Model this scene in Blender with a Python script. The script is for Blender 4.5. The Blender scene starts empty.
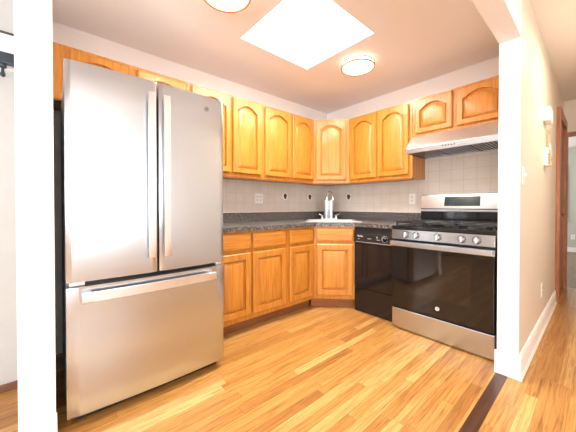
import bpy, bmesh, math, random
from mathutils import Vector, Matrix
random.seed(7)
PI = math.pi
S = bpy.context.scene
COL = S.collection

# ------------------------------------------------------------------ camera
cam_d = bpy.data.cameras.new('camera')
cam = bpy.data.objects.new('camera', cam_d)
COL.objects.link(cam)
cam_d.sensor_width = 36.0
cam_d.lens = 271.12 / 576 * 36
cam_d.shift_y = -6.74 / 576
cam_d.clip_start = 0.02
yaw, pitch = math.radians(49.08), math.radians(-0.62)
fwd = Vector((-math.sin(yaw) * math.cos(pitch), math.cos(yaw) * math.cos(pitch), math.sin(pitch)))
cam.location = (2.601, -3.007, 1.085)
cam.rotation_euler = fwd.to_track_quat('-Z', 'Y').to_euler()
S.camera = cam

# ------------------------------------------------------------------ view, world
S.view_settings.view_transform = 'Standard'
S.view_settings.look = 'None'
S.view_settings.exposure = 0.52
S.view_settings.gamma = 1.0
S.view_settings.use_curve_mapping = False
S.cycles.use_denoising = True
S.cycles.max_bounces = 10
S.cycles.diffuse_bounces = 6
S.cycles.sample_clamp_indirect = 8.0
W = bpy.data.worlds.new('sky')
S.world = W
W.use_nodes = True
bg = W.node_tree.nodes['Background']
bg.inputs['Color'].default_value = (0.85, 0.92, 1.0, 1)
bg.inputs['Strength'].default_value = 1.5


def area(name, loc, rot, sx, sy, power, color=(1, 1, 1)):
    d = bpy.data.lights.new(name, 'AREA')
    d.shape = 'RECTANGLE'
    d.size, d.size_y = sx, sy
    d.energy = power
    d.color = color
    o = bpy.data.objects.new(name, d)
    o.location = loc
    o.rotation_euler = rot
    COL.objects.link(o)
    return o


# added area lights at the unseen living-room windows, tilted up to brighten the ceilings
area('window_uplight', (5.12, -3.45, 1.40), (0, math.radians(128), 0), 1.7, 2.3, 52, (0.93, 0.97, 1.0))
area('window_uplight', (3.3, -6.1, 1.40), (math.radians(130), 0, 0), 2.6, 1.7, 105, (0.95, 0.98, 1.0))
area('skylight_daylight', (1.086, -1.5, 2.80), (0, 0, 0), 0.68, 0.68, 34, (0.97, 0.99, 1.0))
area('bedroom_daylight', (0.7, 5.2, 1.5), (0, -PI / 2, 0), 1.4, 1.4, 22, (1.0, 0.97, 0.92))


# ------------------------------------------------------------------ materials
def new_mat(name):
    m = bpy.data.materials.new(name)
    m.use_nodes = True
    nt = m.node_tree
    return m, nt, nt.nodes['Principled BSDF']


def N(nt, t, **kw):
    n = nt.nodes.new(t)
    for k, v in kw.items():
        setattr(n, k, v)
    return n


def coords(nt, scale, kind='Object'):
    tc = N(nt, 'ShaderNodeTexCoord')
    mp = N(nt, 'ShaderNodeMapping')
    mp.inputs['Scale'].default_value = scale
    nt.links.new(tc.outputs[kind], mp.inputs['Vector'])
    return mp.outputs['Vector']


def ramp(nt, fac, stops):
    r = N(nt, 'ShaderNodeValToRGB')
    e = r.color_ramp.elements
    while len(e) > 1:
        e.remove(e[-1])
    e[0].position, e[0].color = stops[0][0], (*stops[0][1], 1)
    for p, c in stops[1:]:
        k = e.new(p)
        k.color = (*c, 1)
    nt.links.new(fac, r.inputs['Fac'])
    return r.outputs['Color']


def plain(name, color, rough=0.5, metal=0.0, var=0.06, scale=(8, 8, 8), spec=0.5, coat=0.0):
    m, nt, b = new_mat(name)
    n = N(nt, 'ShaderNodeTexNoise')
    n.inputs['Scale'].default_value = 1.0
    n.inputs['Detail'].default_value = 3
    nt.links.new(coords(nt, scale), n.inputs['Vector'])
    lo = tuple(max(0, c * (1 - var)) for c in color)
    hi = tuple(min(1, c * (1 + var)) for c in color)
    nt.links.new(ramp(nt, n.outputs['Fac'], [(0.3, lo), (0.7, hi)]), b.inputs['Base Color'])
    b.inputs['Roughness'].default_value = rough
    b.inputs['Metallic'].default_value = metal
    b.inputs['Specular IOR Level'].default_value = spec
    b.inputs['Coat Weight'].default_value = coat
    return m


def oak(name, c_lo, c_mid, c_hi, scale, rough=0.32):
    m, nt, b = new_mat(name)
    n = N(nt, 'ShaderNodeTexNoise')
    n.inputs['Scale'].default_value = 1.0
    n.inputs['Detail'].default_value = 6
    n.inputs['Roughness'].default_value = 0.62
    n.inputs['Distortion'].default_value = 0.6
    info = N(nt, 'ShaderNodeObjectInfo')
    v = coords(nt, scale)
    add = N(nt, 'ShaderNodeVectorMath', operation='ADD')
    mul = N(nt, 'ShaderNodeVectorMath', operation='SCALE')
    comb = N(nt, 'ShaderNodeCombineXYZ')
    for i in range(3):
        nt.links.new(info.outputs['Random'], comb.inputs[i])
    nt.links.new(comb.outputs[0], mul.inputs[0])
    mul.inputs['Scale'].default_value = 40
    nt.links.new(v, add.inputs[0])
    nt.links.new(mul.outputs[0], add.inputs[1])
    nt.links.new(add.outputs[0], n.inputs['Vector'])
    nt.links.new(ramp(nt, n.outputs['Fac'], [(0.30, c_lo), (0.5, c_mid), (0.72, c_hi)]), b.inputs['Base Color'])
    b.inputs['Roughness'].default_value = rough
    b.inputs['Coat Weight'].default_value = 0.10
    b.inputs['Coat Roughness'].default_value = 0.25
    return m


OAK = ((0.39, 0.135, 0.017), (0.53, 0.207, 0.028), (0.63, 0.275, 0.044))
oak_v = oak('oak_upright_grain', *OAK, (55, 55, 3.2))
oak_h = oak('oak_level_grain', *OAK, (3.2, 55, 55))
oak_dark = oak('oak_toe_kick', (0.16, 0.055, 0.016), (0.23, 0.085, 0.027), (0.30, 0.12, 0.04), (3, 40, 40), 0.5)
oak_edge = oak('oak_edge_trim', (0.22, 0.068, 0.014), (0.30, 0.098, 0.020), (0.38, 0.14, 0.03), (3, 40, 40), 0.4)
door_wood = oak('red_brown_door_wood', (0.25, 0.080, 0.028), (0.34, 0.115, 0.040), (0.42, 0.155, 0.056), (30, 30, 3), 0.4)
base_wood = oak('brown_baseboard_wood', (0.13, 0.055, 0.03), (0.18, 0.08, 0.042), (0.24, 0.11, 0.06), (30, 3, 30), 0.4)

wall_white = plain('painted_wall', (0.88, 0.86, 0.845), 0.6, var=0.012, scale=(2, 2, 2))
trim_white = plain('white_trim_paint', (0.90, 0.90, 0.90), 0.45, var=0.01)
post_white = plain('white_post_paint', (0.90, 0.90, 0.905), 0.5, var=0.008, scale=(3, 3, 3))
hall_paint = plain('cream_hall_paint', (0.75, 0.675, 0.585), 0.36, var=0.015, scale=(3, 3, 3))
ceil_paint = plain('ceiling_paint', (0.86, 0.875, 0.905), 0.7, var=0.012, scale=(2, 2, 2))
hall_ceil = plain('hall_ceiling_paint', (0.86, 0.82, 0.77), 0.7, var=0.012, scale=(2, 2, 2))
green_paint = plain('pale_green_paint', (0.50, 0.52, 0.44), 0.6, var=0.02)
grey_room = plain('pale_grey_paint', (0.52, 0.52, 0.51), 0.6, var=0.02)
bed_floor = plain('grey_brown_bedroom_floor', (0.24, 0.165, 0.11), 0.6, var=0.2, scale=(30, 2, 1))
steel = None


def brushed(name, color, rough, axis_scale, aniso=0.5, metal=1.0):
    m, nt, b = new_mat(name)
    n = N(nt, 'ShaderNodeTexNoise')
    n.inputs['Scale'].default_value = 1.0
    n.inputs['Detail'].default_value = 2
    nt.links.new(coords(nt, axis_scale), n.inputs['Vector'])
    lo = tuple(c * 0.985 for c in color)
    nt.links.new(ramp(nt, n.outputs['Fac'], [(0.3, lo), (0.7, color)]), b.inputs['Base Color'])
    mr = N(nt, 'ShaderNodeMapRange')
    mr.inputs['To Min'].default_value = rough * 0.98
    mr.inputs['To Max'].default_value = rough * 1.02
    nt.links.new(n.outputs['Fac'], mr.inputs['Value'])
    nt.links.new(mr.outputs[0], b.inputs['Roughness'])
    b.inputs['Metallic'].default_value = metal
    if aniso:
        b.inputs['Anisotropic'].default_value = aniso
        t = N(nt, 'ShaderNodeTangent')
        t.direction_type = 'RADIAL'
        t.axis = 'Z'
        nt.links.new(t.outputs[0], b.inputs['Tangent'])
    return m


steel = brushed('brushed_stainless_steel', (0.57, 0.605, 0.655), 0.27, (2, 2, 120), 0.6)
steel_bright = brushed('bright_handle_steel', (0.82, 0.84, 0.88), 0.32, (2, 2, 200), 0.0)
chrome = plain('polished_chrome', (0.88, 0.88, 0.88), 0.09, 1.0, var=0.02)
steel_panel = brushed('range_panel_steel', (0.40, 0.385, 0.37), 0.22, (2, 2, 300), 0.4)
case_grey = plain('dark_grey_case_paint', (0.42, 0.45, 0.48), 0.42, var=0.08, scale=(40, 40, 40))
case_dark = plain('dark_knob_skirt', (0.03, 0.03, 0.03), 0.4)
black_plastic = plain('black_plastic', (0.012, 0.012, 0.013), 0.35, var=0.2)
black_gloss = plain('black_gloss_enamel', (0.010, 0.010, 0.011), 0.10, var=0.1)
oven_glass = plain('dark_oven_glass', (0.014, 0.011, 0.009), 0.05, var=0.1, spec=0.5)
oven_window = plain('tinted_oven_window', (0.016, 0.011, 0.008), 0.04, var=0.1, spec=0.65)
cast_iron = plain('cast_iron', (0.02, 0.02, 0.021), 0.45, var=0.2, scale=(60, 60, 60))
grey_mark = plain('pale_grey_print', (0.55, 0.55, 0.56), 0.5, var=0.05)
plate_white = plain('white_plate_plastic', (0.86, 0.85, 0.82), 0.35, var=0.01)
slot_dark = plain('dark_slot', (0.06, 0.05, 0.045), 0.6, var=0.1)
fruit_dark = plain('dark_brown_glaze', (0.06, 0.030, 0.014), 0.3, var=0.4, scale=(80, 80, 80))
leaf_dark = plain('olive_brown_glaze', (0.10, 0.075, 0.03), 0.35, var=0.3, scale=(80, 80, 80))
brass = plain('gold_brass', (0.45, 0.20, 0.035), 0.4, 0.5, var=0.05)
dark_strip = oak('dark_walnut_strip', (0.05, 0.020, 0.011), (0.08, 0.032, 0.016), (0.12, 0.05, 0.025), (40, 2.5, 10), 0.3)
rail_black = plain('black_blue_rail_metal', (0.045, 0.06, 0.075), 0.35, 0.4, var=0.1)
plaque_mat = plain('tan_plaque_wood', (0.45, 0.33, 0.17), 0.45, var=0.35, scale=(60, 60, 20))
display_mat = plain('teal_grey_display_glass', (0.022, 0.045, 0.052), 0.15, var=0.25, scale=(60, 60, 60))
sink_mat = plain('satin_sink_steel', (0.72, 0.69, 0.66), 0.28, 0.85, var=0.02)


def emissive(name, color, strength):
    m, nt, b = new_mat(name)
    n = N(nt, 'ShaderNodeTexNoise')
    n.inputs['Scale'].default_value = 3
    nt.links.new(ramp(nt, n.outputs['Fac'], [(0.3, tuple(c * 0.97 for c in color)), (0.7, color)]), b.inputs['Emission Color'])
    b.inputs['Base Color'].default_value = (*color, 1)
    b.inputs['Emission Strength'].default_value = strength
    return m


lamp_glow = emissive('lit_lamp_diffuser', (1.0, 0.86, 0.66), 2.6)
sky_glow = emissive('daylit_skylight_pane', (0.97, 0.99, 1.0), 3.0)
win_glow = emissive('daylit_window_pane', (0.90, 0.96, 1.0), 1.5)


def counter_mat():
    m, nt, b = new_mat('speckled_charcoal_laminate')
    n = N(nt, 'ShaderNodeTexNoise')
    n.inputs['Scale'].default_value = 1
    n.inputs['Detail'].default_value = 4
    n.inputs['Roughness'].default_value = 0.8
    nt.links.new(coords(nt, (75, 75, 75)), n.inputs['Vector'])
    nt.links.new(ramp(nt, n.outputs['Fac'], [(0.38, (0.010, 0.010, 0.012)), (0.47, (0.050, 0.046, 0.048)), (0.54, (0.12, 0.106, 0.10)), (0.62, (0.40, 0.35, 0.31))]), b.inputs['Base Color'])
    b.inputs['Roughness'].default_value = 0.28
    return m


granite = counter_mat()


def tile_mat(name, axis):
    """square wall tiles with fine grout lines; axis = the wall's run"""
    m, nt, b = new_mat(name)
    tc = N(nt, 'ShaderNodeTexCoord')
    sep = N(nt, 'ShaderNodeSeparateXYZ')
    nt.links.new(tc.outputs['Object'], sep.inputs[0])
    masks = []
    for ch, off in ((axis, 0.0), ('Z', -1.016)):
        a = N(nt, 'ShaderNodeMath', operation='ADD')
        a.inputs[1].default_value = off + 10 * 0.108
        nt.links.new(sep.outputs[ch], a.inputs[0])
        d = N(nt, 'ShaderNodeMath', operation='DIVIDE')
        d.inputs[1].default_value = 0.108
        nt.links.new(a.outputs[0], d.inputs[0])
        f = N(nt, 'ShaderNodeMath', operation='FRACT')
        nt.links.new(d.outputs[0], f.inputs[0])
        c = N(nt, 'ShaderNodeMath', operation='LESS_THAN')
        c.inputs[1].default_value = 0.045
        nt.links.new(f.outputs[0], c.inputs[0])
        masks.append(c.outputs[0])
    mx = N(nt, 'ShaderNodeMath', operation='MAXIMUM')
    nt.links.new(masks[0], mx.inputs[0])
    nt.links.new(masks[1], mx.inputs[1])
    nz = N(nt, 'ShaderNodeTexNoise')
    nz.inputs['Scale'].default_value = 6
    nt.links.new(tc.outputs['Object'], nz.inputs['Vector'])
    base = ramp(nt, nz.outputs['Fac'], [(0.3, (0.66, 0.605, 0.535)), (0.7, (0.72, 0.665, 0.60))])
    mix = N(nt, 'ShaderNodeMixRGB')
    mix.inputs['Color2'].default_value = (0.585, 0.525, 0.46, 1)
    nt.links.new(base, mix.inputs['Color1'])
    nt.links.new(mx.outputs[0], mix.inputs['Fac'])
    nt.links.new(mix.outputs[0], b.inputs['Base Color'])
    b.inputs['Roughness'].default_value = 0.35
    return m


tile_x = tile_mat('beige_square_tiles_along_range_wall', 'X')
tile_y = tile_mat('beige_square_tiles_along_cabinet_wall', 'Y')


def floor_mat():
    m, nt, b = new_mat('oak_strip_floor')
    L = nt.links
    tc = N(nt, 'ShaderNodeTexCoord')
    sep = N(nt, 'ShaderNodeSeparateXYZ')
    L.new(tc.outputs['Object'], sep.inputs[0])

    def math_(op, a, bb=None):
        n = N(nt, 'ShaderNodeMath', operation=op)
        for i, v in enumerate((a, bb)):
            if v is None:
                continue
            if isinstance(v, (int, float)):
                n.inputs[i].default_value = v
            else:
                L.new(v, n.inputs[i])
        return n.outputs[0]
    wx = math_('DIVIDE', sep.outputs['X'], 0.058)
    row = math_('FLOOR', wx)
    fx = math_('FRACT', wx)
    w1 = N(nt, 'ShaderNodeTexWhiteNoise', noise_dimensions='1D')
    L.new(row, w1.inputs['W'])
    yy = math_('ADD', math_('DIVIDE', sep.outputs['Y'], 0.95), math_('MULTIPLY', w1.outputs['Value'], 13.7))
    colm = math_('FLOOR', yy)
    fy = math_('FRACT', yy)
    cb = N(nt, 'ShaderNodeCombineXYZ')
    L.new(row, cb.inputs[0])
    L.new(colm, cb.inputs[1])
    w2 = N(nt, 'ShaderNodeTexWhiteNoise', noise_dimensions='2D')
    L.new(cb.outputs[0], w2.inputs['Vector'])
    tone = ramp(nt, w2.outputs['Value'], [(0.0, (0.36, 0.160, 0.042)), (0.10, (0.44, 0.205, 0.051)), (0.5, (0.515, 0.255, 0.066)), (0.85, (0.57, 0.295, 0.081)), (1.0, (0.72, 0.45, 0.165))])
    # grain, shifted plank by plank
    gm = N(nt, 'ShaderNodeMapping')
    gm.inputs['Scale'].default_value = (85, 3.0, 1)
    L.new(tc.outputs['Object'], gm.inputs['Vector'])
    off = N(nt, 'ShaderNodeVectorMath', operation='ADD')
    L.new(gm.outputs[0], off.inputs[0])
    sc = N(nt, 'ShaderNodeVectorMath', operation='SCALE')
    sc.inputs['Scale'].default_value = 30
    L.new(w2.outputs['Color'], sc.inputs[0])
    L.new(sc.outputs[0], off.inputs[1])
    g = N(nt, 'ShaderNodeTexNoise')
    g.inputs['Scale'].default_value = 1
    g.inputs['Detail'].default_value = 7
    g.inputs['Roughness'].default_value = 0.65
    g.inputs['Distortion'].default_value = 1.2
    L.new(off.outputs[0], g.inputs['Vector'])
    gr = ramp(nt, g.outputs['Fac'], [(0.25, (0.20, 0.13, 0.08)), (0.42, (0.66, 0.57, 0.47)), (0.57, (1.0, 1.0, 1.0)), (0.8, (1.08, 1.07, 1.06))])
    mu = N(nt, 'ShaderNodeMixRGB', blend_type='MULTIPLY')
    mu.inputs['Fac'].default_value = 0.85
    L.new(tone, mu.inputs['Color1'])
    L.new(gr, mu.inputs['Color2'])
    gapx = math_('LESS_THAN', fx, 0.030)
    gapy = math_('LESS_THAN', fy, 0.004)
    gap = math_('MULTIPLY', math_('MAXIMUM', gapx, gapy), 0.55)
    mx = N(nt, 'ShaderNodeMixRGB')
    mx.inputs['Color2'].default_value = (0.20, 0.085, 0.028, 1)
    L.new(gap, mx.inputs['Fac'])
    L.new(mu.outputs[0], mx.inputs['Color1'])
    L.new(mx.outputs[0], b.inputs['Base Color'])
    b.inputs['Roughness'].default_value = 0.30
    b.inputs['Coat Weight'].default_value = 0.15
    b.inputs['Coat Roughness'].default_value = 0.2
    return m


floor_wood = floor_mat()


# ------------------------------------------------------------------ mesh helpers
class MB:
    def __init__(self):
        self.bm = bmesh.new()

    def _bevel(self, geom, w, seg=2):
        if w > 0:
            es = list({e for f in geom for e in f.edges})
            bmesh.ops.bevel(self.bm, geom=es, offset=w, segments=seg, affect='EDGES', profile=0.6)

    def box(self, x0, x1, y0, y1, z0, z1, bev=0.0, seg=2, m=None):
        vs = [self.bm.verts.new((x, y, z)) for z in (z0, z1) for y in (y0, y1) for x in (x0, x1)]
        fs = [self.bm.faces.new([vs[i] for i in q]) for q in
              ((0, 2, 3, 1), (4, 5, 7, 6), (0, 1, 5, 4), (2, 6, 7, 3), (0, 4, 6, 2), (1, 3, 7, 5))]
        if m:
            bmesh.ops.transform(self.bm, matrix=m, verts=vs)
        self._bevel(fs, bev, seg)
        return self

    def cyl(self, c, r, h, axis='Z', n=28, r2=None, bev=0.0):
        rot = {'Z': Matrix.Identity(4), 'X': Matrix.Rotation(PI / 2, 4, 'Y'), 'Y': Matrix.Rotation(PI / 2, 4, 'X')}[axis]
        g = bmesh.ops.create_cone(self.bm, cap_ends=True, segments=n, radius1=r, radius2=r if r2 is None else r2, depth=h,
                                  matrix=Matrix.Translation(c) @ rot)
        if bev:
            fs = {f for v in g['verts'] for f in v.link_faces}
            es = [e for f in fs if len(f.verts) > 4 for e in f.edges]
            bmesh.ops.bevel(self.bm, geom=es, offset=bev, segments=2, affect='EDGES', profile=0.5)
        return self

    def ring(self, c, R, r, n=40, k=10, zs=1.0):
        rows = []
        for i in range(n):
            a = 2 * PI * i / n
            rows.append([self.bm.verts.new((c[0] + (R + r * math.cos(t)) * math.cos(a), c[1] + (R + r * math.cos(t)) * math.sin(a),
                                            c[2] + r * zs * math.sin(t))) for t in [2 * PI * j / k for j in range(k)]])
        for i in range(n):
            for j in range(k):
                self.bm.faces.new((rows[i][j], rows[(i + 1) % n][j], rows[(i + 1) % n][(j + 1) % k], rows[i][(j + 1) % k]))
        return self

    def lathe(self, c, prof, n=32, axis='Z'):
        rows = []
        for r, h in prof:
            row = []
            for i in range(n):
                a = 2 * PI * i / n
                u, v = r * math.cos(a), r * math.sin(a)
                p = {'Z': (u, v, h), 'Y': (u, h, v), 'X': (h, u, v)}[axis]
                row.append(self.bm.verts.new((c[0] + p[0], c[1] + p[1], c[2] + p[2])))
            rows.append(row)
        for a, b in zip(rows, rows[1:]):
            for i in range(n):
                self.bm.faces.new((a[i], a[(i + 1) % n], b[(i + 1) % n], b[i]))
        self.bm.faces.new(rows[0][::-1])
        self.bm.faces.new(rows[-1])
        return self

    def tube(self, pts, r, n=12):
        pts = [Vector(p) for p in pts]
        rows = []
        up = Vector((0.123, 0.31, 0.94)).normalized()
        for i, p in enumerate(pts):
            t = (pts[min(i + 1, len(pts) - 1)] - pts[max(i - 1, 0)]).normalized()
            s = t.cross(up)
            if s.length < 1e-3:
                s = t.orthogonal()
            s.normalize()
            u = s.cross(t).normalized()
            rows.append([self.bm.verts.new(p + r * (math.cos(a) * s + math.sin(a) * u)) for a in [2 * PI * j / n for j in range(n)]])
        for a, b in zip(rows, rows[1:]):
            for j in range(n):
                self.bm.faces.new((a[j], a[(j + 1) % n], b[(j + 1) % n], b[j]))
        self.bm.faces.new(rows[0][::-1])
        self.bm.faces.new(rows[-1])
        return self

    def prism(self, poly, axis, a0, a1, bev=0.0):
        """extrude a 2-D polygon along an axis; poly is in the other two axes in order"""
        def P(u, v, a):
            return {'X': (a, u, v), 'Y': (u, a, v), 'Z': (u, v, a)}[axis]
        A = [self.bm.verts.new(P(u, v, a0)) for u, v in poly]
        B = [self.bm.verts.new(P(u, v, a1)) for u, v in poly]
        fs = [self.bm.faces.new(A[::-1]), self.bm.faces.new(B)]
        n = len(poly)
        for i in range(n):
            fs.append(self.bm.faces.new((A[i], A[(i + 1) % n], B[(i + 1) % n], B[i])))
        self._bevel(fs, bev)
        return self

    def rings(self, loops, cap=True):
        rows = [[self.bm.verts.new(p) for p in L] for L in loops]
        n = len(rows[0])
        for a, b in zip(rows, rows[1:]):
            for i in range(n):
                self.bm.faces.new((a[i], a[(i + 1) % n], b[(i + 1) % n], b[i]))
        if cap:
            self.bm.faces.new(rows[0][::-1])
            self.bm.faces.new(rows[-1])
        return self

    def ball(self, c, r, sc=(1, 1, 1), n=12):
        bmesh.ops.create_uvsphere(self.bm, u_segments=n, v_segments=max(6, n // 2 + 1), radius=r,
                                  matrix=Matrix.Translation(c) @ Matrix.Diagonal((*sc, 1)))
        return self

    def build(self, name, material, parent=None, smooth=True):
        bmesh.ops.recalc_face_normals(self.bm, faces=self.bm.faces)
        me = bpy.data.meshes.new(name)
        self.bm.to_mesh(me)
        self.bm.free()
        me.materials.append(material)
        if smooth:
            me.polygons.foreach_set('use_smooth', [True] * len(me.polygons))
            me.set_sharp_from_angle(angle=math.radians(32))
        o = bpy.data.objects.new(name, me)
        if parent is not None:
            o.parent = parent
        COL.objects.link(o)
        return o


def tag(o, label, cat, group=None, kind=None):
    o['label'] = label
    o['category'] = cat
    if group:
        o['group'] = group
    if kind:
        o['kind'] = kind
    return o


def thing(name, label, cat, loc=(0, 0, 0), rz=0.0, group=None):
    o = bpy.data.objects.new(name, None)
    o.empty_display_size = 0.1
    o.location = loc
    o.rotation_euler = (0, 0, rz)
    COL.objects.link(o)
    return tag(o, label, cat, group)


def struct(o, label=None, cat=None):
    o['kind'] = 'structure'
    if label:
        o['label'] = label
    if cat:
        o['category'] = cat
    return o


def copy_thing(root, loc, label):
    r = root.copy()
    r.location = loc
    r['label'] = label
    COL.objects.link(r)
    for ch in list(root.children):
        c = ch.copy()
        c.parent = r
        COL.objects.link(c)
        for g in list(ch.children):
            d = g.copy()
            d.parent = c
            COL.objects.link(d)
    return r


def flat_with_hole(outer, hole, z0, z1, name, material, parent=None):
    """a slab with a hole, walls round both outlines"""
    bm = bmesh.new()
    rows = []
    for z in (z0, z1):
        loops, edges = [], []
        for poly in ([outer] + ([hole] if hole else [])):
            vs = [bm.verts.new((x, y, z)) for x, y in poly]
            loops.append(vs)
            edges += [bm.edges.new((vs[i], vs[(i + 1) % len(vs)])) for i in range(len(vs))]
        bmesh.ops.triangle_fill(bm, use_beauty=True, edges=edges)
        rows.append(loops)
    for la, lb in zip(*rows):
        n = len(la)
        for i in range(n):
            bm.faces.new((la[i], la[(i + 1) % n], lb[(i + 1) % n], lb[i]))
    m = MB()
    m.bm.free()
    m.bm = bm
    return m.build(name, material, parent, smooth=False)


def letters(text, size, m, depth, name, material, parent):
    cu = bpy.data.curves.new(name, 'FONT')
    cu.body = text
    cu.size = size
    cu.extrude = depth
    cu.align_x = 'CENTER'
    cu.align_y = 'CENTER'
    tmp = bpy.data.objects.new(name, cu)
    COL.objects.link(tmp)
    dg = bpy.context.evaluated_depsgraph_get()
    me = bpy.data.meshes.new_from_object(tmp.evaluated_get(dg))
    bpy.data.objects.remove(tmp)
    me.transform(m)
    me.materials.clear()
    me.materials.append(material)
    o = bpy.data.objects.new(name, me)
    o.parent = parent
    COL.objects.link(o)
    return o


# ------------------------------------------------------------------ the setting
H, HH = 2.42, 2.48          # kitchen ceiling, hall / living ceiling
XP, XQ, YP, ZB = 2.163, 2.271, -0.81, 2.132   # partition faces, its end, beam underside
YS0, YS1, XS = -3.13, -3.003, 0.925           # stub wall left of the refrigerator
XR, YB, YE = 5.2, -6.2, 2.15                  # living room right wall, back wall, hall end wall

struct(MB().box(-0.1, XR + 0.1, YB - 0.1, YE + 0.05, -0.06, 0.0).build('floor', floor_wood, smooth=False))
struct(MB().box(XP - 0.002, XP + 0.060, YB, YP - 0.02, 0.0, 0.0012).build('trim_1', dark_strip, smooth=False),
       'dark brown strip set in the floor in line with the white post', 'floor strip')
struct(MB().box(0.5, 4.6, YE + 0.05, 6.4, -0.06, 0.0).build('floor_bedroom', bed_floor, smooth=False))
struct(MB().box(-0.1, 0.0, YS0, 0.1, 0, H).build('wall_left', wall_white, smooth=False))
struct(MB().box(0.0, XP, 0.0, 0.1, 0, H).build('wall_back', wall_white, smooth=False))
m = MB().box(XP, XQ, YP, YE + 0.05, 0, HH)
struct(m.build('wall_partition', hall_paint, smooth=False))
# white end post of the partition and the beam that runs on from it over the opening
m = MB().box(XP - 0.001, XQ + 0.0005, YP - 0.006, YP, 0, ZB)
struct(m.build('trim_2', post_white, smooth=False), 'white painted end post of the partition beside the range', 'post')
m = MB().box(XP, XQ, YB, YP, ZB, HH)
beam = struct(m.build('wall_header', wall_white, smooth=False))
m = MB().box(0.0, XS, YS0, YS1, 0, HH)
struct(m.build('wall_stub', post_white, smooth=False))
# ceilings (the kitchen one has the skylight opening in it)
SK = (0.72, 1.443, -1.868, -1.132)
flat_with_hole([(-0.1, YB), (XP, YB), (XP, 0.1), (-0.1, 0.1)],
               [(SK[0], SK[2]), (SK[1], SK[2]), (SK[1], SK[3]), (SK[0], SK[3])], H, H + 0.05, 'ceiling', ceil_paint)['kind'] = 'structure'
struct(MB().box(XQ, XR + 0.1, YB - 0.1, YE, HH, HH + 0.05).build('ceiling_hall', hall_ceil, smooth=False))
m = MB()
t, zt = 0.02, H + 0.42
m.box(SK[0] - t, SK[0], SK[2] - t, SK[3] + t, H + 0.05, zt)
m.box(SK[1], SK[1] + t, SK[2] - t, SK[3] + t, H + 0.05, zt)
m.box(SK[0], SK[1], SK[2] - t, SK[2], H + 0.05, zt)
m.box(SK[0], SK[1], SK[3], SK[3] + t, H + 0.05, zt)
struct(m.build('ceiling_shaft', trim_white, smooth=False))
# hall end wall with a doorway to the bedroom
DX0, DX1, DZ = 2.31, 3.12, 2.005
m = MB().box(XQ, DX0 - 0.0, YE, YE + 0.05, 0, HH).box(DX1, 3.4, YE, YE + 0.05, 0, HH).box(DX0, DX1, YE, YE + 0.05, DZ, HH)
struct(m.build('wall_hall_end', hall_paint, smooth=False))
m = MB().box(DX0 - 0.035, DX0 + 0.004, YE - 0.018, YE, 0, DZ + 0.055).box(DX1 - 0.01, DX1 + 0.06, YE - 0.018, YE, 0, DZ + 0.055)
m.box(DX0 + 0.004, DX1 - 0.01, YE - 0.018, YE, DZ - 0.005, DZ + 0.055)
struct(m.build('trim_3', door_wood, smooth=False), 'brown casing of the open doorway at the end of the hall', 'door casing')
struct(MB().box(3.35, 3.45, -0.6, YE, 0, HH).build('wall_hall_right', hall_paint, smooth=False))
struct(MB().box(3.45, XR, -0.6, -0.5, 0, HH).build('wall_living_far', hall_paint, smooth=False))
# bedroom beyond
struct(MB().box(0.5, 4.6, 6.3, 6.4, 0, HH).build('wall_bedroom_far', green_paint, smooth=False))
m = MB().box(0.5, 0.6, YE + 0.05, 6.3, 0, 0.8).box(0.5, 0.6, YE + 0.05, 6.3, 2.2, HH)
m.box(0.5, 0.6, YE + 0.05, 4.5, 0.8, 2.2).box(0.5, 0.6, 5.9, 6.3, 0.8, 2.2)
struct(m.build('wall_bedroom_left', green_paint, smooth=False))
struct(MB().box(4.5, 4.6, YE + 0.05, 6.3, 0, HH).build('wall_bedroom_right', green_paint, smooth=False))
struct(MB().box(0.5, 4.6, YE, 6.4, HH, HH + 0.05).build('ceiling_bedroom', hall_ceil, smooth=False))
struct(MB().box(0.6, 4.5, 6.286, 6.3, 0, 0.11).build('baseboard_bedroom', trim_white, smooth=False))
# bedroom window on the far wall, its right casing shows through the doorway
m = MB()
m.box(1.05, 1.12, 6.27, 6.3, 0.78, 2.03).box(2.005, 2.07, 6.27, 6.3, 0.78, 2.03).box(1.12, 2.005, 6.27, 6.3, 1.96, 2.03)
m.box(1.02, 2.09, 6.255, 6.3, 0.745, 0.78)
w = struct(m.build('window_3', trim_white, smooth=False), 'white bedroom window seen through the doorway', 'window')
MB().box(1.12, 2.005, 6.288, 6.298, 0.78, 1.96).build('pane', win_glow, w, smooth=False)
# living room walls with their windows (behind and beside the camera)
m = MB()
wy0, wy1, wz0, wz1 = -4.62, -2.18, 0.45, 2.38
m.box(XR, XR + 0.1, YB, wy0, 0, HH).box(XR, XR + 0.1, wy1, -0.5, 0, HH).box(XR, XR + 0.1, wy0, wy1, 0, wz0).box(XR, XR + 0.1, wy0, wy1, wz1, HH)
struct(m.build('wall_right', wall_white, smooth=False))
m = MB()
bx0, bx1 = 1.95, 4.65  # unseen rear window, set to the right to keep light off the side room
m.box(-0.1, bx0, YB - 0.1, YB, 0, HH).box(bx1, XR + 0.1, YB - 0.1, YB, 0, HH).box(bx0, bx1, YB - 0.1, YB, 0, wz0).box(bx0, bx1, YB - 0.1, YB, wz1, HH)
struct(m.build('wall_rear', wall_white, smooth=False))
m = MB()
for y in (wy0, wy1 - 0.06, (wy0 + wy1) / 2 - 0.03):
    m.box(XR - 0.005, XR + 0.09, y, y + 0.06, wz0, wz1)
m.box(XR - 0.005, XR + 0.09, wy0, wy1, wz0, wz0 + 0.06).box(XR - 0.005, XR + 0.09, wy0, wy1, wz1 - 0.06, wz1)
w = struct(m.build('window_1', trim_white, smooth=False), 'white living room window beside the camera', 'window')
MB().box(XR + 0.05, XR + 0.06, wy0 + 0.06, wy1 - 0.06, wz0 + 0.06, wz1 - 0.06).build('pane', win_glow, w, smooth=False)
m = MB()
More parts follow.
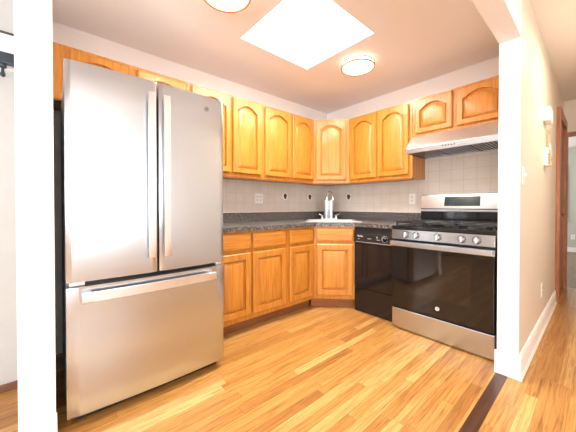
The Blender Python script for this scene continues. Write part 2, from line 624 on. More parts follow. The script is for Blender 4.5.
for x in (bx0, bx1 - 0.06, (bx0 + bx1) / 2 - 0.03):
    m.box(x, x + 0.06, YB - 0.09, YB + 0.005, wz0, wz1)
m.box(bx0, bx1, YB - 0.09, YB + 0.005, wz0, wz0 + 0.06).box(bx0, bx1, YB - 0.09, YB + 0.005, wz1 - 0.06, wz1)
w = struct(m.build('window_2', trim_white, smooth=False), 'white living room window behind the camera', 'window')
MB().box(bx0 + 0.06, bx1 - 0.06, YB - 0.06, YB - 0.05, wz0 + 0.06, wz1 - 0.06).build('pane', win_glow, w, smooth=False)
# side room left of the stub wall
struct(MB().box(0.22, 0.32, YB, YS0, 0, HH).build('wall_dining', grey_room, smooth=False))
struct(MB().box(0.32, 0.334, YB, YS0, 0, 0.045, 0.003).build('baseboard_dining', base_wood, smooth=False))
m = MB().box(0.32, 0.345, YB, YS0 - 0.001, 1.87, 2.078).box(0.32, 0.330, YB, YS0 - 0.001, 2.078, 2.092)
struct(m.build('trim_4', trim_white, smooth=False), 'white header board above the black rail in the side room', 'header board')
struct(MB().box(0.32, 0.347, YB, YS0 - 0.001, 2.078, 2.092).build('trim_5', slot_dark, smooth=False),  # dark strip stands in for the shade in the gap above the board
       'thin dark strip painted as the shadow gap on top of the white header board', 'shadow gap')


def baseboard(name, poly_x, y0, y1, s, mat_):
    """board plus shoe along y; s = +1 grows to +x"""
    prof = [(0, 0), (0.020 * s, 0), (0.020 * s, 0.012), (0.013 * s, 0.03), (0.012 * s, 0.125), (0.006 * s, 0.145), (0, 0.147)]
    return struct(MB().prism([(poly_x + u, v) for u, v in prof], 'Y', y0, y1).build(name, mat_, smooth=False))


baseboard('baseboard_hall', XQ, YP - 0.02, 1.225, 1, trim_white)
prof = [(YP - 0.006, 0), (YP - 0.018, 0), (YP - 0.018, 0.012), (YP - 0.012, 0.04), (YP - 0.011, 0.125), (YP - 0.008, 0.145), (YP - 0.006, 0.147)]
struct(MB().prism(prof, 'X', XP - 0.012, XQ + 0.014).build('baseboard_post', trim_white, smooth=False))
prof = [(XS, 0), (XS + 0.020, 0), (XS + 0.020, 0.03), (XS + 0.008, 0.05), (XS + 0.008, 0.10), (XS, 0.11)]
struct(MB().prism([(u, v) for u, v in prof], 'Y', YS0, YS1 + 0.004).build('baseboard_stub', trim_white, smooth=False))
# tiled backsplash on both walls
struct(MB().box(0.0, 0.006, -2.95, -0.006, 0.9, 1.40).build('wall_left_tiling', tile_y, smooth=False), 'beige square tiles along the wall behind the long counter', 'tiling')
struct(MB().box(0.0, XP, -0.006, 0.0, 0.9, 1.80).build('wall_back_tiling', tile_x, smooth=False), 'beige square tiles along the wall behind the range', 'tiling')
# door on the hall side of the partition
m = MB().box(XQ, XQ + 0.034, 1.23, 1.33, 0, 2.19, 0.004).box(XQ, XQ + 0.034, 2.05, YE - 0.02, 0, 2.19, 0.004).box(XQ, XQ + 0.034, 1.33, 2.05, 2.09, 2.19, 0.004)
struct(m.build('trim_6', door_wood, smooth=False), 'red-brown casing around the hall door beyond the phone', 'door casing')
d = MB().box(XQ, XQ + 0.006, 1.33, 2.05, 0.01, 2.09)
for (a, b_) in ((0.25, 0.95), (1.1, 1.95)):
    d.box(XQ + 0.006, XQ + 0.010, 1.45, 1.93, a, b_, 0.003)
dr = struct(d.build('door_1', door_wood, smooth=False), 'red-brown hall door set in the partition wall', 'door')
MB().lathe((XQ + 0.006, 1.40, 1.0), [(0.022, 0), (0.022, 0.006), (0.009, 0.010), (0.009, 0.030), (0.024, 0.038), (0.026, 0.05), (0.014, 0.062)], 18, 'X').build('door_knob', brass, dr)


# ------------------------------------------------------------------ cabinets
def panel_loop(x0, x1, z0, z1, d, rise, y, K=18, flat=False):
    """closed outline inset by d; arched top when rise > 0"""
    a, b, c, e = x0 + d, x1 - d, z0 + d, z1 - d
    pts = [(a, y, c), (b, y, c)]
    for i in range(K + 1):
        u = 1 - 2 * i / K
        x = (a + b) / 2 + u * (b - a) / 2
        z = e
        if rise and not flat:
            s = min(1.0, abs(u) / 0.88)
            z = e - rise + rise * (math.cos(s * PI / 2) ** 0.85 if s < 1 else 0.0)
        pts.append((x, y, z))
    return pts


def panel_door(x0, x1, z0, z1, rise, parent, material, st=0.052):
    L = [panel_loop(x0, x1, z0, z1, 0.010, 0, 0.0), panel_loop(x0, x1, z0, z1, 0.010, 0, -0.007),
         panel_loop(x0, x1, z0, z1, 0, 0, -0.014), panel_loop(x0, x1, z0, z1, 0, 0, -0.018),
         panel_loop(x0, x1, z0, z1, 0.007, 0, -0.024),
         panel_loop(x0, x1, z0, z1, st, rise, -0.024),
         panel_loop(x0, x1, z0, z1, st + 0.0015, rise, -0.003),
         panel_loop(x0, x1, z0, z1, st + 0.009, rise, -0.003),
         panel_loop(x0, x1, z0, z1, st + 0.011, rise, -0.010),
         panel_loop(x0, x1, z0, z1, st + 0.034, rise, -0.0215),
         panel_loop(x0, x1, z0, z1, st + 0.037, rise, -0.0220)]
    return MB().rings(L).build('door', material, parent)


def drawer_front(x0, x1, z0, z1, parent):
    L = [panel_loop(x0, x1, z0, z1, d, 0, y, 2) for d, y in ((0.010, 0), (0.010, -0.007), (0, -0.014), (0, -0.017), (0.006, -0.0205), (0.012, -0.0215), (0.016, -0.024))]
    return MB().rings(L).build('drawer', oak_h, parent)


def wall_cabinet(label, loc, rz, Wd, z0, z1, doors, rise, group='oak wall cabinets', poly=None, D=0.30):
    c = thing('wall_cabinet', label, 'cabinet', loc, rz, group)
    h = z1 - z0
    m = MB()
    if poly:
        m.prism(poly, 'Z', 0, h)
    else:
        m.box(0, Wd, 0.0, D, 0, h)
    m.build('body', oak_v, c, smooth=False)
    # front face frame: stiles and rails
    f = MB()
    e = 0.0015
    f.box(0.0005, 0.035, -e, 0.02, 0.0005, h - 0.0005).box(Wd - 0.035, Wd - 0.0005, -e, 0.02, 0.0005, h - 0.0005)
    f.box(0.035, Wd - 0.035, -e, 0.02, 0.0005, 0.04).box(0.035, Wd - 0.035, -e, 0.02, h - 0.03, h - 0.0005)
    f.build('face_frame', oak_v, c, smooth=False)
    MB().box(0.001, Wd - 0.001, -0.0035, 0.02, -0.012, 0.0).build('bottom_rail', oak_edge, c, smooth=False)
    for (a, b) in doors:
        o = panel_door(a, b, 0.032, h - 0.022, rise, c, oak_v, st=0.05 if h > 0.5 else 0.045)
        o.location = (0, -e, 0)
    return c


CF = 0.305           # wall cabinet face distance from the wall
ZL, ZT = 1.372, 2.134


def on_left(y):      # local x runs along +y
    return (CF, y, 0), PI / 2


R90 = PI / 2
wall_cabinet('oak wall cabinet with arched doors above the refrigerator', (CF, -3.0015, 1.78), R90, 0.868, 1.78, ZT, [(0.085, 0.425), (0.478, 0.848)], 0.045)
wall_cabinet('oak wall cabinet, tall arched doors, right next to the refrigerator', (CF, -2.132, ZL), R90, 0.760, ZL, ZT, [(0.020, 0.392), (0.415, 0.738)], 0.05)
wall_cabinet('oak wall cabinet, two arched doors, between outlet and corner cabinet', (CF, -1.371, ZL), R90, 0.760, ZL, ZT, [(0.028, 0.388), (0.408, 0.752)], 0.05)
q = 1 / math.sqrt(2)
L = (0.61 - CF) / q      # diagonal face width
# diagonal corner cabinet: local x along the face, y into the corner
tw, td = CF * q, 0.0
poly = [(0, 0), (L, 0), (L + CF * q, CF * q), (L / 2, L / 2 + 2 * CF * q), (-CF * q, CF * q)]
eps = 0.002
poly = [(0.001, 0), (L - 0.001, 0), (L + CF * q - 0.012, CF * q - 0.010), (L / 2, L / 2 + 2 * CF * q - 0.016), (-CF * q + 0.012, CF * q - 0.010)]
wall_cabinet('oak wall cabinet set diagonally across the corner above the faucet', (CF, -0.61, ZL), PI / 4, L, ZL, ZT, [(0.030, L - 0.040)], 0.05, poly=poly)
wall_cabinet('oak wall cabinet, two arched doors, between corner cabinet and range hood', (0.611, -CF, ZL), 0, 0.760, ZL, ZT, [(0.030, 0.368), (0.392, 0.728)], 0.05)
wall_cabinet('short oak wall cabinet with two arched doors above the range hood', (1.3725, -CF, 1.76), 0, 0.788, 1.76, ZT, [(0.030, 0.358), (0.392, 0.735)], 0.05)


def base_cabinet(label, loc, rz, Wd, units, poly=None, D=0.60):
    c = thing('base_cabinet', label, 'cabinet', loc, rz, 'oak base cabinets')
    m = MB()
    if poly:
        m.prism(poly, 'Z', 0.105, 0.730)
    else:
        m.box(0, Wd, 0, D, 0.105, 0.875)
    m.build('body', oak_v, c, smooth=False)
    f = MB()
    e = 0.0015
    f.box(0.0005, 0.03, -e, 0.02, 0.106, 0.874).box(Wd - 0.03, Wd - 0.0005, -e, 0.02, 0.106, 0.874)
    for z0, z1 in ((0.106, 0.15), (0.676, 0.73), (0.845, 0.874)):
        f.box(0.03, Wd - 0.03, -e, 0.02, z0, z1)
    f.build('face_frame', oak_v, c, smooth=False)
    if poly:
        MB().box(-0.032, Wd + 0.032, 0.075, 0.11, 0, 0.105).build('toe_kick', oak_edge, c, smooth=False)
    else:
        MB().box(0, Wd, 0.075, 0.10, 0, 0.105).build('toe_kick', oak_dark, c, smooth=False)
    for a, b in units:
        o = panel_door(a, b, 0.150, 0.688, 0, c, oak_v, st=0.055)
        o.location = (0, -e, 0)
        o = drawer_front(a, b, 0.716, 0.853, c)
        o.location = (0, -e, 0)
    return c


base_cabinet('oak base cabinet, two drawers over two doors, beside the refrigerator', (0.61, -2.060, 0), R90, 0.763, [(0.020, 0.340), (0.360, 0.738)])
base_cabinet('narrow oak base cabinet, one drawer over one door, left of corner unit', (0.61, -1.296, 0), R90, 0.381, [(0.022, 0.346)])
Lb = (0.914 - 0.61) / q
k = 0.60 * q
polyb = [(0.001, 0), (Lb - 0.001, 0), (Lb + k - 0.001, k), (Lb + k - 0.14, k + 0.14), (-k + 0.14, k + 0.14), (-k + 0.001, k)]
base_cabinet('oak base cabinet set diagonally across the corner under the sink', (0.61, -0.914, 0), PI / 4, Lb, [(0.026, Lb - 0.026)], poly=polyb)

# ------------------------------------------------------------------ countertop, sink, faucet
ct = thing('countertop', 'speckled charcoal laminate countertop wrapping the corner over the base cabinets', 'countertop')
o_ = 0.645
dg_ = 1.524 + 0.045
outer = [(0.0065, -2.062), (o_, -2.062), (o_, -(dg_ - o_)), (dg_ - o_, -o_), (1.368, -o_), (1.368, -0.0065), (0.0065, -0.0065)]


def diag(u, v):      # u along the corner axis from the corner, v across (to the right)
    return (q * u + q * v, -q * u + q * v)


hole = [diag(0.60, -0.27), diag(0.97, -0.27), diag(0.97, 0.27), diag(0.60, 0.27)]
flat_with_hole(outer, hole, 0.876, 0.914, 'slab', granite, ct)
m = MB().box(0.0065, 0.027, -2.062, -0.0065, 0.914, 1.016, 0.004).box(0.027, 1.368, -0.027, -0.0065, 0.914, 1.016, 0.004)
m.build('backsplash', granite, ct, smooth=False)
m = MB().box(0.0065, 0.014, -2.062, -0.0065, 1.016, 1.021).box(0.014, 1.368, -0.014, -0.0065, 1.016, 1.021)
m.build('caulk_line', plate_white, ct, smooth=False)

sk = thing('sink', 'pale steel drop-in sink set diagonally in the corner of the counter', 'sink', (0, 0, 0.9145))
M45 = Matrix.Rotation(-PI / 4, 4, 'Z')   # local x = corner axis (away from the corner), local y = across
m = MB()
for (u0, u1, v0, v1) in ((0.50, 0.60, -0.30, 0.30), (0.97, 1.0, -0.30, 0.30), (0.60, 0.97, -0.30, -0.27), (0.60, 0.97, 0.27, 0.30)):
    m.box(u0, u1, v0, v1, 0.0, 0.007, 0.002, 2, M45)
m.build('rim', sink_mat, sk, smooth=False)
m = MB()
for (u0, u1, v0, v1, z0, z1) in ((0.602, 0.608, -0.268, 0.268, -0.17, 0.004), (0.962, 0.968, -0.268, 0.268, -0.17, 0.004), (0.608, 0.962, -0.268, -0.262, -0.17, 0.004),
                                 (0.608, 0.962, 0.262, 0.268, -0.17, 0.004), (0.602, 0.968, -0.268, 0.268, -0.176, -0.17)):
    m.box(u0, u1, v0, v1, z0, z1, 0, 2, M45)
m.build('basin', sink_mat, sk, smooth=False)
px, py = diag(0.785, 0)
MB().lathe((px, py, -0.17), [(0.04, 0), (0.04, 0.004), (0.028, 0.004), (0.02, 0.001)], 20).build('drain', chrome, sk)

fx, fy = diag(0.355, 0.0)
fc = thing('faucet', 'chrome gooseneck faucet with side levers behind the corner sink', 'faucet', (fx, fy, 0.9145), -PI / 4)
# local x points from the corner to the room, local y to the right
MB().box(-0.025, 0.025, -0.11, 0.11, 0, 0.012, 0.005).build('base_plate', chrome, fc)
MB().lathe((0, 0, 0.012), [(0.024, 0), (0.022, 0.05), (0.018, 0.07), (0.014, 0.08)], 20).build('column', chrome, fc)
pts = [(0, 0, 0.08), (0, -0.02, 0.14), (0, -0.030, 0.20), (0, -0.030, 0.27)]
for i in range(1, 15):
    a = PI * i / 14
    pts.append((0.03 - 0.03 * math.cos(a), -0.030 + 0.036 * (1 - math.cos(a)), 0.27 + 0.09 * math.sin(a)))
pts.append((0.06, 0.042, 0.22))
sp = MB().tube(pts, 0.011, 14).build('spout', chrome, fc)
MB().lathe((0.06, 0.042, 0.205), [(0.012, 0), (0.014, 0.002), (0.014, 0.02), (0.011, 0.03)], 16).build('spout_tip', chrome, sp)
for s in (-1, 1):
    h = MB().lathe((0, 0.09 * s, 0.012), [(0.021, 0), (0.019, 0.03), (0.013, 0.045)], 18).build('handle', chrome, fc)
    MB().tube([(0, 0.09 * s, 0.05), (0.004, (0.09 + 0.02) * s, 0.062), (0.006, (0.09 + 0.045) * s, 0.070)], 0.008, 10).build('lever', chrome, h)

cx_, cy_ = diag(0.452, -0.015)
cn = thing('water_filter', 'upright bright steel twin-tube canister beside the gooseneck faucet', 'canister', (cx_, cy_, 0.9145), -PI / 4)
for dv, r in ((-0.026, 0.034), (0.033, 0.026)):
    MB().lathe((0, dv, 0.012), [(r * 0.96, 0), (r, 0.004), (r, 0.232), (r * 0.94, 0.240), (r * 0.6, 0.243)], 28).build('tube', steel_bright, cn)
MB().box(-0.035, 0.035, -0.058, 0.07, 0, 0.012, 0.004).build('base', steel_bright, cn)

# ------------------------------------------------------------------ refrigerator
# local x = along the front (to the right), y = into the fridge, z = up; front plane at y = 0
FW = 0.826
fr = thing('refrigerator', 'stainless french-door refrigerator with bottom freezer drawer beside the white stub wall', 'refrigerator', (0.933, -2.964, 0), R90)
zs0, zs1, zt = 0.690, 0.714, 1.788
m = MB().box(0.002, FW - 0.002, 0.095, 0.80, 0.055, 1.745, 0.006)
m.build('case', case_grey, fr, smooth=False)
MB().box(0.03, FW - 0.03, 0.05, 0.14, 0.008, 0.072).build('base_grille', black_plastic, fr, smooth=False)
m = MB().box(0.012, FW - 0.012, 0.060, 0.0948, 0.08, 1.74)
m.build('gasket', black_plastic, fr, smooth=False)
mid = 0.410
def bow(x):
    return -0.016 * (1 - (2 * x / FW - 1) ** 2)


def front(a, b, z0, z1):
    P = [(a + (b - a) * i / 16, bow(a + (b - a) * i / 16)) for i in range(17)]
    P[0] = (P[0][0], P[0][1] + 0.002)
    P[-1] = (P[-1][0], P[-1][1] + 0.002)
    return MB().prism(P + [(b, 0.062), (a, 0.062)], 'Z', z0, z1, 0.004)


doors_ = []
for (a, b) in ((0.0, mid - 0.005), (mid + 0.005, FW)):
    d = front(a, b, zs1, zt).build('door', steel, fr)
    doors_.append(d)
fz = front(0, FW, 0.056, zs0).build('freezer_drawer', steel, fr)
# door handles: flat bars standing off the doors
for d, x0, x1 in ((doors_[0], 0.354, 0.388), (doors_[1], 0.432, 0.467)):
    m = MB()
    n = 12
    A, B = [], []
    for i in range(n + 1):
        z = 0.80 + (1.712 - 0.80) * i / n
        bw = 0.006 * math.sin(PI * i / n)
        A.append((-0.058 - bw, z))
        B.append((-0.036 - bw, z))
    m.prism(A + B[::-1], 'X', x0, x1, 0.003)
    for z in (0.815, 1.665):
        m.box(x0 + 0.006, x1 - 0.006, -0.036, -0.010, z, z + 0.032, 0.003)
    m.build('handle', steel_bright, d)
m = MB()
n = 14
A, B = [], []
for i in range(n + 1):
    x = 0.058 + (0.752 - 0.058) * i / n
    bow_ = 0.012 * math.sin(PI * i / n)
    A.append((x, -0.054 - bow_))
    B.append((x, -0.032 - bow_))
m.prism(A + B[::-1], 'Z', 0.620, 0.664, 0.004)
for x in (0.066, 0.715):
    m.box(x, x + 0.032, -0.036, 0.001, 0.626, 0.658, 0.003)
m.build('handle', steel_bright, fz)
for a, b in ((0.012, 0.075), (FW - 0.05, FW - 0.012)):
    MB().box(a, b, 0.012, 0.07, zs0 + 0.003, zs1 - 0.004, 0.003).build('hinge', steel_bright, fr, smooth=False)
for a in (0.015, FW - 0.10):
    MB().box(a, a + 0.085, 0.064, 0.16, 1.745, 1.772, 0.006).build('hinge_cover', case_grey, fr, smooth=False)
MY = Matrix.Rotation(PI / 2, 4, 'X')     # letters upright, facing -y
em = MB()
em.bm.free()
em.bm = bmesh.new()
em.ring((0, 0, 0), 0.014, 0.0013, 28, 6)
bmesh.ops.transform(em.bm, matrix=Matrix.Translation((0.704, bow(0.704) - 0.001, 1.708)) @ MY, verts=em.bm.verts)
eo = em.build('emblem', case_dark, doors_[1])
letters('GE', 0.015, Matrix.Translation((0.704, bow(0.704) - 0.0012, 1.708)) @ MY, 0.0008, 'lettering', case_dark, eo)
for x in (0.06, FW - 0.06):
    MB().cyl((x, 0.10, 0.014), 0.02, 0.028, 'Z', 14).build('foot', black_plastic, fr)
    MB().cyl((x, 0.70, 0.0275), 0.02, 0.055, 'Z', 14).build('foot', black_plastic, fr)

# ------------------------------------------------------------------ dishwasher
dw = thing('dishwasher', 'narrow black dishwasher between the corner cabinet and the range', 'dishwasher', (0.918, -0.632, 0))
DWW = 0.446
MB().box(0.002, DWW - 0.002, 0.03, 0.595, 0.04, 0.874).build('tub', black_plastic, dw, smooth=False)
MB().box(0.004, DWW - 0.004, 0.0, 0.03, 0.256, 0.712, 0.004).build('door', black_gloss, dw, smooth=False)
MB().box(0.004, DWW - 0.004, 0.004, 0.03, 0.006, 0.250, 0.004).build('kick_panel', black_gloss, dw, smooth=False)
cp = MB().prism([(-0.012, 0.716), (0.03, 0.716), (0.03, 0.872), (0.004, 0.872), (-0.004, 0.82), (-0.012, 0.80)], 'X', 0.004, DWW - 0.004, 0.003).build('control_panel', black_plastic, dw, smooth=False)
kb = MB().lathe((0.352, -0.012, 0.772), [(0.034, 0), (0.034, -0.004), (0.021, -0.006), (0.019, -0.020), (0.0, -0.021)], 24, 'Y').build('dial', black_gloss, cp)
m = MB()
for a0 in range(0, 360, 30):
    if a0 in (90,):
        continue
    a = math.radians(a0)
    m.box(-0.002, 0.002, -0.0008, 0, 0.0265, 0.034, 0, 2, Matrix.Translation((0.352, -0.0165, 0.772)) @ Matrix.Rotation(a, 4, 'Y'))
m.tube([(0.352 + 0.018 * math.cos(t), -0.033, 0.772 + 0.018 * math.sin(t)) for t in [PI * 0.1 + PI * 1.2 * i / 14 for i in range(15)]], 0.0018, 6)
m.build('dial_mark', grey_mark, kb, smooth=False)
m = MB()
x = 0.050
for wd, hh in ((0.010, 0.018), (0.007, 0.010), (0.009, 0.012), (0.005, 0.018), (0.009, 0.011), (0.008, 0.010)):
    m.box(x, x + wd, -0.0130, -0.0118, 0.776, 0.776 + hh)
    x += wd + 0.003
m.box(0.052, 0.072, -0.0130, -0.0118, 0.752, 0.757).box(0.165, 0.205, -0.0130, -0.0118, 0.760, 0.765).box(0.265, 0.275, -0.0130, -0.0118, 0.775, 0.79).box(0.265, 0.30, -0.0130, -0.0118, 0.757, 0.762)
m.build('lettering', grey_mark, cp, smooth=False)
MB().box(0.03, DWW - 0.03, -0.0135, -0.0118, 0.722, 0.7255).build('trim_line', grey_mark, cp, smooth=False)
for x in (0.05, DWW - 0.05):
    MB().cyl((x, 0.08, 0.02), 0.018, 0.04, 'Z', 12).build('foot', black_plastic, dw)
    MB().cyl((x, 0.52, 0.02), 0.018, 0.04, 'Z', 12).build('foot', black_plastic, dw)

# ------------------------------------------------------------------ range
RX, RW = 1.3725, 0.756
rg = thing('range', 'stainless gas range with black glass oven door beside the white post', 'range', (RX, 0, 0))
YF = -0.70
MB().box(0.003, RW - 0.003, YF + 0.035, -0.03, 0.03, 0.885).build('body', black_plastic, rg, smooth=False)
MB().box(0.002, RW - 0.002, YF, YF + 0.035, 0.012, 0.184, 0.005).build('storage_drawer', steel, rg, smooth=False)
dr = MB().box(0.002, RW - 0.002, YF - 0.012, YF + 0.034, 0.200, 0.782, 0.006).build('oven_door', oven_glass, rg, smooth=False)
MB().box(0.145, 0.615, YF - 0.0135, YF - 0.0118, 0.345, 0.70, 0.0005).build('window', oven_window, dr, smooth=False)
m = MB().box(0.002, RW - 0.002, YF - 0.013, YF - 0.0118, 0.737, 0.781)
m.build('top_trim', steel_bright, dr, smooth=False)
m = MB().box(0.010, RW - 0.006, YF - 0.062, YF - 0.040, 0.742, 0.784, 0.005, 2)
for x in (0.04, RW - 0.075):
    m.box(x, x + 0.035, YF - 0.042, YF - 0.011, 0.748, 0.778, 0.003)
m.build('handle', steel, dr, smooth=False)
em = MB().ring((0, 0, 0), 0.0125, 0.0030, 28, 6)
bmesh.ops.transform(em.bm, matrix=Matrix.Translation((0.386, YF - 0.0125, 0.272)) @ MY, verts=em.bm.verts)
eo = em.build('emblem', plate_white, dr)
letters('GE', 0.016, Matrix.Translation((0.386, YF - 0.0128, 0.272)) @ MY, 0.0008, 'lettering', plate_white, eo)
cpz = MB().prism([(YF - 0.008, 0.798), (YF + 0.05, 0.798), (YF + 0.05, 0.882), (YF - 0.003, 0.882)], 'X', 0.002, RW - 0.002, 0.003).build('control_panel', steel_panel, rg, smooth=False)
for kx in (0.128, 0.214, 0.383, 0.551, 0.646):
    kn = MB().lathe((kx, YF - 0.002, 0.840), [(0.026, 0.002), (0.026, -0.004), (0.022, -0.006), (0.020, -0.026), (0.017, -0.029)], 24, 'Y').build('knob', steel, cpz)
    MB().box(kx - 0.004, kx + 0.004, YF - 0.040, YF - 0.030, 0.819, 0.861, 0.002).build('grip', steel_bright, kn, smooth=False)
    MB().lathe((kx, YF - 0.0035, 0.840), [(0.029, 0.004), (0.029, -0.003), (0.027, -0.004)], 24, 'Y').build('skirt', case_dark, kn)
ctop = MB().box(0.0, RW, YF - 0.004, -0.106, 0.884, 0.915, 0.005).build('cooktop', black_gloss, rg, smooth=False)
# burners
for bxx, byy, r in ((0.16, -0.52, 0.045), (0.16, -0.26, 0.035), (0.378, -0.38, 0.05), (0.596, -0.52, 0.05), (0.596, -0.26, 0.035)):
    bo = MB().lathe((bxx, byy, 0.915), [(r + 0.012, 0), (r + 0.010, 0.006), (r, 0.010), (r, 0.014)], 24).build('burner', case_dark, ctop)
    MB().lathe((bxx, byy, 0.929), [(r * 0.98, 0), (r, 0.003), (r * 0.96, 0.007), (r * 0.5, 0.008)], 24).build('burner_cap', cast_iron, bo)
# three cast-iron grates
for gx0, gx1 in ((0.012, 0.256), (0.258, 0.498), (0.500, 0.744)):
    m = MB()
    y0, y1, z0, z1 = YF + 0.045, -0.13, 0.935, 0.951
    for a in (y0, y1 - 0.012, (y0 + y1) / 2 - 0.006):
        m.box(gx0, gx1, a, a + 0.012, z0, z1, 0.002)
    for a in (gx0, gx1 - 0.012, (gx0 + gx1) / 2 - 0.006):
        m.box(a, a + 0.012, y0, y1, z0, z1, 0.002)
    for a in (y0 + 0.135, y1 - 0.147):
        m.box(gx0, gx1, a, a + 0.010, z0 + 0.001, z1, 0.002)
    for a in (gx0 + 0.002, gx1 - 0.014):
        for b in (y0 + 0.002, y1 - 0.014):
            m.box(a, a + 0.012, b, b + 0.012, 0.915, z0)
    m.build('grate', cast_iron, rg, smooth=False)
# backguard: black riser and slanted steel console
MB().box(0.0, RW, -0.105, -0.030, 0.884, 1.062).build('riser', black_gloss, rg, smooth=False)
MB().box(0.004, RW - 0.004, -0.118, -0.106, 1.035, 1.055, 0.004).build('vent_strip', case_grey, rg, smooth=False)
bgd = MB().prism([(-0.123, 1.062), (-0.012, 1.062), (-0.012, 1.205), (-0.085, 1.205), (-0.093, 1.198)], 'X', 0.0, RW, 0.003).build('backguard', steel, rg, smooth=False)
sl = math.atan2(0.030, 0.136)
md = Matrix.Translation((0, -0.1125, 1.1100)) @ Matrix.Rotation(-sl, 4, 'X')
ds = MB().box(0.225, 0.520, -0.0025, 0.002, -0.022, 0.068, 0.001, 2, md).build('display', display_mat, bgd, smooth=False)
m = MB()
for r_ in range(3):
    for i in range(10):
        if 3 <= i <= 5 and r_ < 2:
            continue
        m.box(0.240 + i * 0.027, 0.254 + i * 0.027, -0.0030, -0.0024, -0.010 + r_ * 0.026, -0.005 + r_ * 0.026, 0, 2, md)
m.box(0.335, 0.385, -0.0030, -0.0024, 0.048, 0.056, 0, 2, md)
m.build('key_print', slot_dark, ds, smooth=False)
for x in (0.06, RW - 0.06):
    for y in (YF + 0.09, -0.1):
        MB().cyl((x, y, 0.015), 0.018, 0.03, 'Z', 12).build('foot', black_plastic, rg)

# ------------------------------------------------------------------ range hood
hd = thing('range_hood', 'stainless under-cabinet range hood with slatted filters above the range', 'range hood', (1.3735, 0, 1.585))
HW = 0.786
prof = [(-0.012, 0.040), (-0.435, 0.040), (-0.445, 0.050), (-0.344, 0.1735), (-0.012, 0.1735)]
MB().prism(prof, 'X', 0, HW, 0.002).build('shell', steel_bright, hd, smooth=False)
m = MB().box(0, HW, -0.447, -0.435, 0.0, 0.050, 0.002).box(0, 0.012, -0.435, -0.012, 0, 0.040).box(HW - 0.012, HW, -0.435, -0.012, 0, 0.040).box(0.012, HW - 0.012, -0.024, -0.012, 0, 0.040)
m.build('front_lip', steel, hd, smooth=False)
for i in range(3):
    x0 = 0.02 + i * 0.2505
    MB().box(x0, x0 + 0.245, -0.425, -0.03, 0.034, 0.0395).build('filter_pan', black_plastic, hd, smooth=False)
    m = MB()
    for j in range(9):
        xx = x0 + 0.008 + j * 0.0262
        m.box(xx, xx + 0.0105, -0.42, -0.035, 0.003, 0.016, 0.001)
    m.box(x0, x0 + 0.245, -0.4335, -0.42, 0.003, 0.016).box(x0, x0 + 0.245, -0.035, -0.0245, 0.003, 0.016)
    m.build('filter', steel, hd, smooth=False)
for i in range(5):
    MB().cyl((0.325 + i * 0.0225, -0.4485, 0.027), 0.005, 0.004, 'Y', 12).build('button', slot_dark, hd)

# ------------------------------------------------------------------ small wall things
GRP = 'dark fruit tiles in the backsplash'


def fruit_tile(label, loc, rz):
    """local x along the wall, y into the wall"""
    t_ = thing('decorative_tile', label, 'tile', loc, rz, GRP)
    MB().lathe((0, 0, 0), [(0.046, -0.0005), (0.046, -0.003), (0.042, -0.004)], 28, 'Y').build('plate', plate_white, t_, smooth=False)
    m = MB()
    for dx, dz, r in ((-0.017, 0.010, 0.012), (0.001, 0.013, 0.013), (0.018, 0.009, 0.012), (-0.010, -0.007, 0.012), (0.009, -0.008, 0.013), (0.0, -0.023, 0.011), (-0.013, -0.021, 0.007), (0.012, -0.024, 0.007)):
        m.ball((dx, -0.004, dz), r, (1, 0.35, 1), 12)
    m.build('fruit', fruit_dark, t_)
    m = MB()
    m.ball((-0.006, -0.004, 0.027), 0.011, (1.5, 0.3, 0.8), 10).ball((0.009, -0.004, 0.026), 0.009, (1.2, 0.3, 1.0), 10)
    m.build('leaf', leaf_dark, t_)
    return t_


f1 = fruit_tile('dark fruit tile in the backsplash nearest the white double outlet', (0.0065, -0.807, 1.210), R90)
copy_thing(f1, (0.0065, -0.368, 1.210), 'dark fruit tile in the backsplash just left of the faucet')
f3 = copy_thing(f1, (0.384, -0.0065, 1.210), 'dark fruit tile in the backsplash just right of the faucet')
f3.rotation_euler = (0, 0, 0)


def outlet(label, loc, rz, gangs=1, name='wall_outlet', sw=False, cat='outlet'):
    t_ = thing(name, label, cat, loc, rz)
    w_ = 0.070 if gangs == 1 else 0.115
    MB().box(-w_ / 2, w_ / 2, -0.006, -0.0005, -0.0575, 0.0575, 0.002).build('cover_plate', plate_white, t_, smooth=False)
    for g in range(gangs):
        gx = 0 if gangs == 1 else (-0.023 + 0.046 * g)
        if sw:
            MB().box(gx - 0.006, gx + 0.006, -0.020, -0.006, -0.004, 0.014, 0.002).build('toggle', plate_white, t_, smooth=False)
            continue
        for dz in (-0.020, 0.020):
            rc = MB().box(gx - 0.016, gx + 0.016, -0.0075, -0.006, dz - 0.013, dz + 0.013, 0.0008).build('receptacle', plate_white, t_, smooth=False)
            m = MB().box(gx - 0.009, gx - 0.005, -0.0082, -0.0074, dz - 0.004, dz + 0.007).box(gx + 0.005, gx + 0.009, -0.0082, -0.0074, dz - 0.004, dz + 0.007)
            m.box(gx - 0.003, gx + 0.003, -0.0082, -0.0074, dz - 0.010, dz - 0.006)
            m.build('slot', slot_dark, rc, smooth=False)
    return t_


outlet('white double outlet on the beige tiles left of the fruit tiles', (0.0065, -1.206, 1.177), R90, 2)
outlet('white single outlet on the beige tiles left of the range backguard', (1.235, -0.0065, 1.168), 0)
outlet('white outlet low on the cream hall wall above the baseboard', (XQ + 0.0005, 0.149, 0.368), R90)
outlet('white outlet low on the pale green bedroom wall', (2.175, 6.2995, 0.358), 0)
outlet('white light switch on the hall wall beside the white post', (XQ + 0.0005, -0.728, 1.280), R90, 1, 'light_switch', True, 'light switch')

db = thing('door_chime', 'white door chime box high on the cream hall wall', 'door chime', (XQ, 0.255, 1.815), R90)
MB().box(-0.10, 0.10, -0.045, -0.0005, 0, 0.115, 0.006).build('cover', plate_white, db, smooth=False)
MB().box(-0.075, 0.075, -0.047, -0.0445, 0.03, 0.085, 0.001).build('front_panel', trim_white, db, smooth=False)

